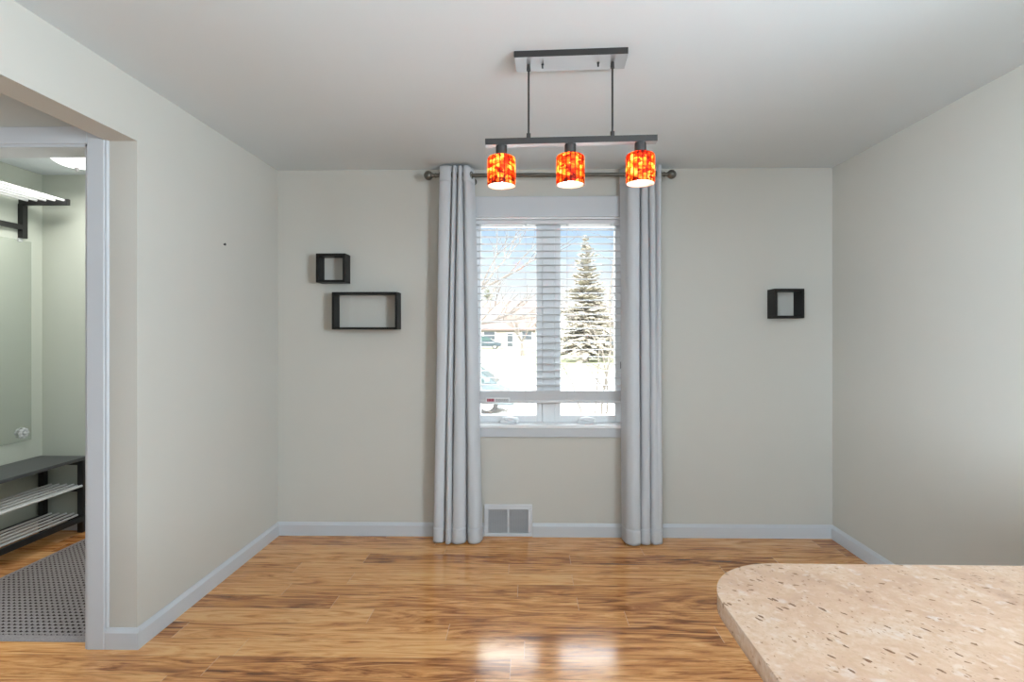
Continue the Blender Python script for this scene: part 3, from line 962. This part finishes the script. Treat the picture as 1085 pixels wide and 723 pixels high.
def grow(bm, p, d, L, r, depth, rng, spread=.6, up=.12, steps=3):
    cur = p; dd = d.normalized()
    rr = r
    for s in range(steps):
        dd = (dd+Vector((rng.uniform(-1, 1), rng.uniform(-1, 1), rng.uniform(-1, 1)))*.16+Vector((0, 0, up*.4))).normalized()
        nx_ = cur+dd*(L/steps)
        limb(bm, cur, nx_, rr, rr*.86, 6 if depth > 2 else 4)
        rr *= .86; cur = nx_
        if depth > 0 and s > 0:
            sd = (dd+Vector((rng.uniform(-1, 1), rng.uniform(-1, 1), rng.uniform(-.4, .9)))*spread).normalized()
            grow(bm, cur, sd, L*rng.uniform(.5, .75), rr*.55, depth-1, rng, spread, up, steps)
    if depth > 0:
        for _ in range(2):
            sd = (dd+Vector((rng.uniform(-1, 1), rng.uniform(-1, 1), rng.uniform(-.3, .8)))*spread).normalized()
            grow(bm, cur, sd, L*rng.uniform(.6, .8), rr*.75, depth-1, rng, spread, up, steps)

def bare_tree(loc, label, trunk_h, r, seed, depth=4, lean=(0, 0), m='bark', starts=None, spread=.6, L0=.45):
    rng = random.Random(seed)
    o = tag(empty('bare_tree', loc), label, 'tree')
    bm = bmesh.new()
    top = Vector((lean[0], lean[1], trunk_h))
    limb(bm, Vector((0, 0, -.05)), top*.5, r*1.25, r, 8); limb(bm, top*.5, top, r, r*.85, 8)
    link('trunk', bm, m, o)
    bm = bmesh.new()
    for d, L in (starts or [(Vector((rng.uniform(-.8, .8), rng.uniform(-.5, .5), 1)), trunk_h*L0*2) for _ in range(4)]):
        grow(bm, top, Vector(d), L, r*.6, depth, rng, spread)
    link('branches', bm, m, o)
    return o
bare_tree((-2.35, 12, G), 'bare tree reaching into the left pane from the side', 2.6, .12, 5, 3,
          starts=[((1, 0, .55), 1.5), ((1, .2, 1.0), 1.6), ((.8, .1, 1.6), 1.6), ((1, -.1, .15), 1.3), ((-.6, 0, 1), 1.5)], spread=.7)
bare_tree((-.78, 55, G), 'small bare street tree far across the road', 1.5, .14, 8, 3, L0=.5)
def stems(loc, label, seed, spec):
    rng = random.Random(seed)
    o = tag(empty('bare_shrub', loc), label, 'shrub')
    for pts, r in spec:
        bm = bmesh.new()
        P = [Vector(p) for p in pts]
        for i in range(len(P)-1):
            r0 = r*(1-.75*i/(len(P)-1)); r1 = r*(1-.75*(i+1)/(len(P)-1))
            limb(bm, P[i], P[i+1], r0, r1, 6)
            if i > 0:
                for _ in range(3):
                    d = Vector((rng.uniform(-1, 1), rng.uniform(-.6, .6), rng.uniform(-.1, 1)))
                    grow(bm, P[i]+(P[i+1]-P[i])*rng.random(), d, rng.uniform(.25, .5), r0*.35, 1, rng, .7)
        link('stem', bm, 'bark_pale', o)
stems((.98, 7, G), 'tall bare shrub of thin stems close outside the right pane', 3, [
    ([(0, 0, 0), (-.05, 0, .8), (-.02, 0, 1.5), (.10, .05, 2.2), (.08, 0, 2.9), (.16, 0, 3.6), (.12, 0, 4.2)], .022),
    ([(.05, 0, 0), (.02, .1, 1.0), (.08, .1, 1.6), (0, .1, 2.2), (-.25, .1, 2.55), (-.45, .1, 2.5)], .018),
    ([(.1, 0, 0), (.3, 0, 1.0), (.35, 0, 1.6), (.5, .1, 2.2)], .022),
    ([(-.05, 0, 0), (-.15, -.1, 1.0), (-.1, -.1, 1.7), (-.05, 0, 2.3), (-.3, 0, 2.8)], .014)])
stems((.62, 6.2, G), 'low bare shrub leaning left outside the right pane', 9, [
    ([(0, 0, 0), (.05, 0, .9), (.02, 0, 1.4), (-.12, 0, 1.85), (-.32, 0, 2.2)], .016),
    ([(.0, 0, 0), (-.1, 0, .8), (-.05, .1, 1.3), (.05, .1, 1.9)], .012),
    ([(-.05, 0, 0), (.2, .1, .9), (.25, .1, 1.3)], .013)])
stems((-.22, 6.4, G), 'low bare shrub outside the left pane above its crank', 21, [
    ([(0, 0, 0), (.05, 0, .9), (.10, 0, 1.35), (.2, 0, 1.6)], .014),
    ([(0, 0, 0), (-.05, 0, .9), (-.1, 0, 1.3), (-.05, .05, 1.5)], .012),
    ([(.02, 0, 0), (.12, .1, .9), (.2, .1, 1.35)], .012)])

def conifer(loc, h, rad, label, m, seed, z0=.08, dens=46):
    rng = random.Random(seed)
    o = tag(empty('conifer', loc), label, 'tree')
    link('trunk', tube(bmesh.new(), (0, 0, -.05), (0, 0, h*.97), rad*.07, rad*.01, n=8), 'bark', o)
    bm = bmesh.new()
    for k in range(dens):
        f = k/dens
        z = h*(z0+(1-z0)*f)
        R = rad*(1-f)**.85*rng.uniform(.8, 1.1)+.08
        nb_ = max(5, int(13*(1-f))+4)
        for q in range(nb_):
            a = 2*PI*q/nb_+rng.uniform(-.3, .3)
            L = R*rng.uniform(.70, 1.15); zj = rng.uniform(-.5, .5)*h/dens*4
            d = Vector((math.cos(a), math.sin(a), -.18+.5*f))
            base = Vector((0, 0, z)); tip = base+d*L
            side = Vector((-math.sin(a), math.cos(a), 0))
            n = max(3, int(L/.22))
            for s in range(n):
                t = (s+.6)/n
                c = base+d*(L*t)+Vector((0, 0, zj))
                wd = (.16+.30*L*(1-t)*.5)*rng.uniform(.7, 1.3)
                e1 = c+side*wd+Vector((0, 0, rng.uniform(-.12, .06)))+d*.12
                e2 = c-side*wd+Vector((0, 0, rng.uniform(-.12, .06)))+d*.12
                t1 = c+d*(L/n*1.3)
                lo = c-d*.08+Vector((0, 0, -.10))
                vs = [bm.verts.new(v) for v in (lo, e1, t1, e2)]
                bm.faces.new(vs)
                v5 = bm.verts.new(c+Vector((0, 0, .10)))
                bm.faces.new((vs[1], vs[2], v5)); bm.faces.new((vs[3], v5, vs[2]))
    link('foliage', bm, m, o)
    return o
conifer((4.85, 45, G), 10.4, 2.7, 'tall pointed spruce behind the right pane', 'needles_brown', 2)
conifer((-8.3, 106, G), 11.4, 4.2, 'green conifer rising behind the rust roofed house', 'needles', 6, dens=30)
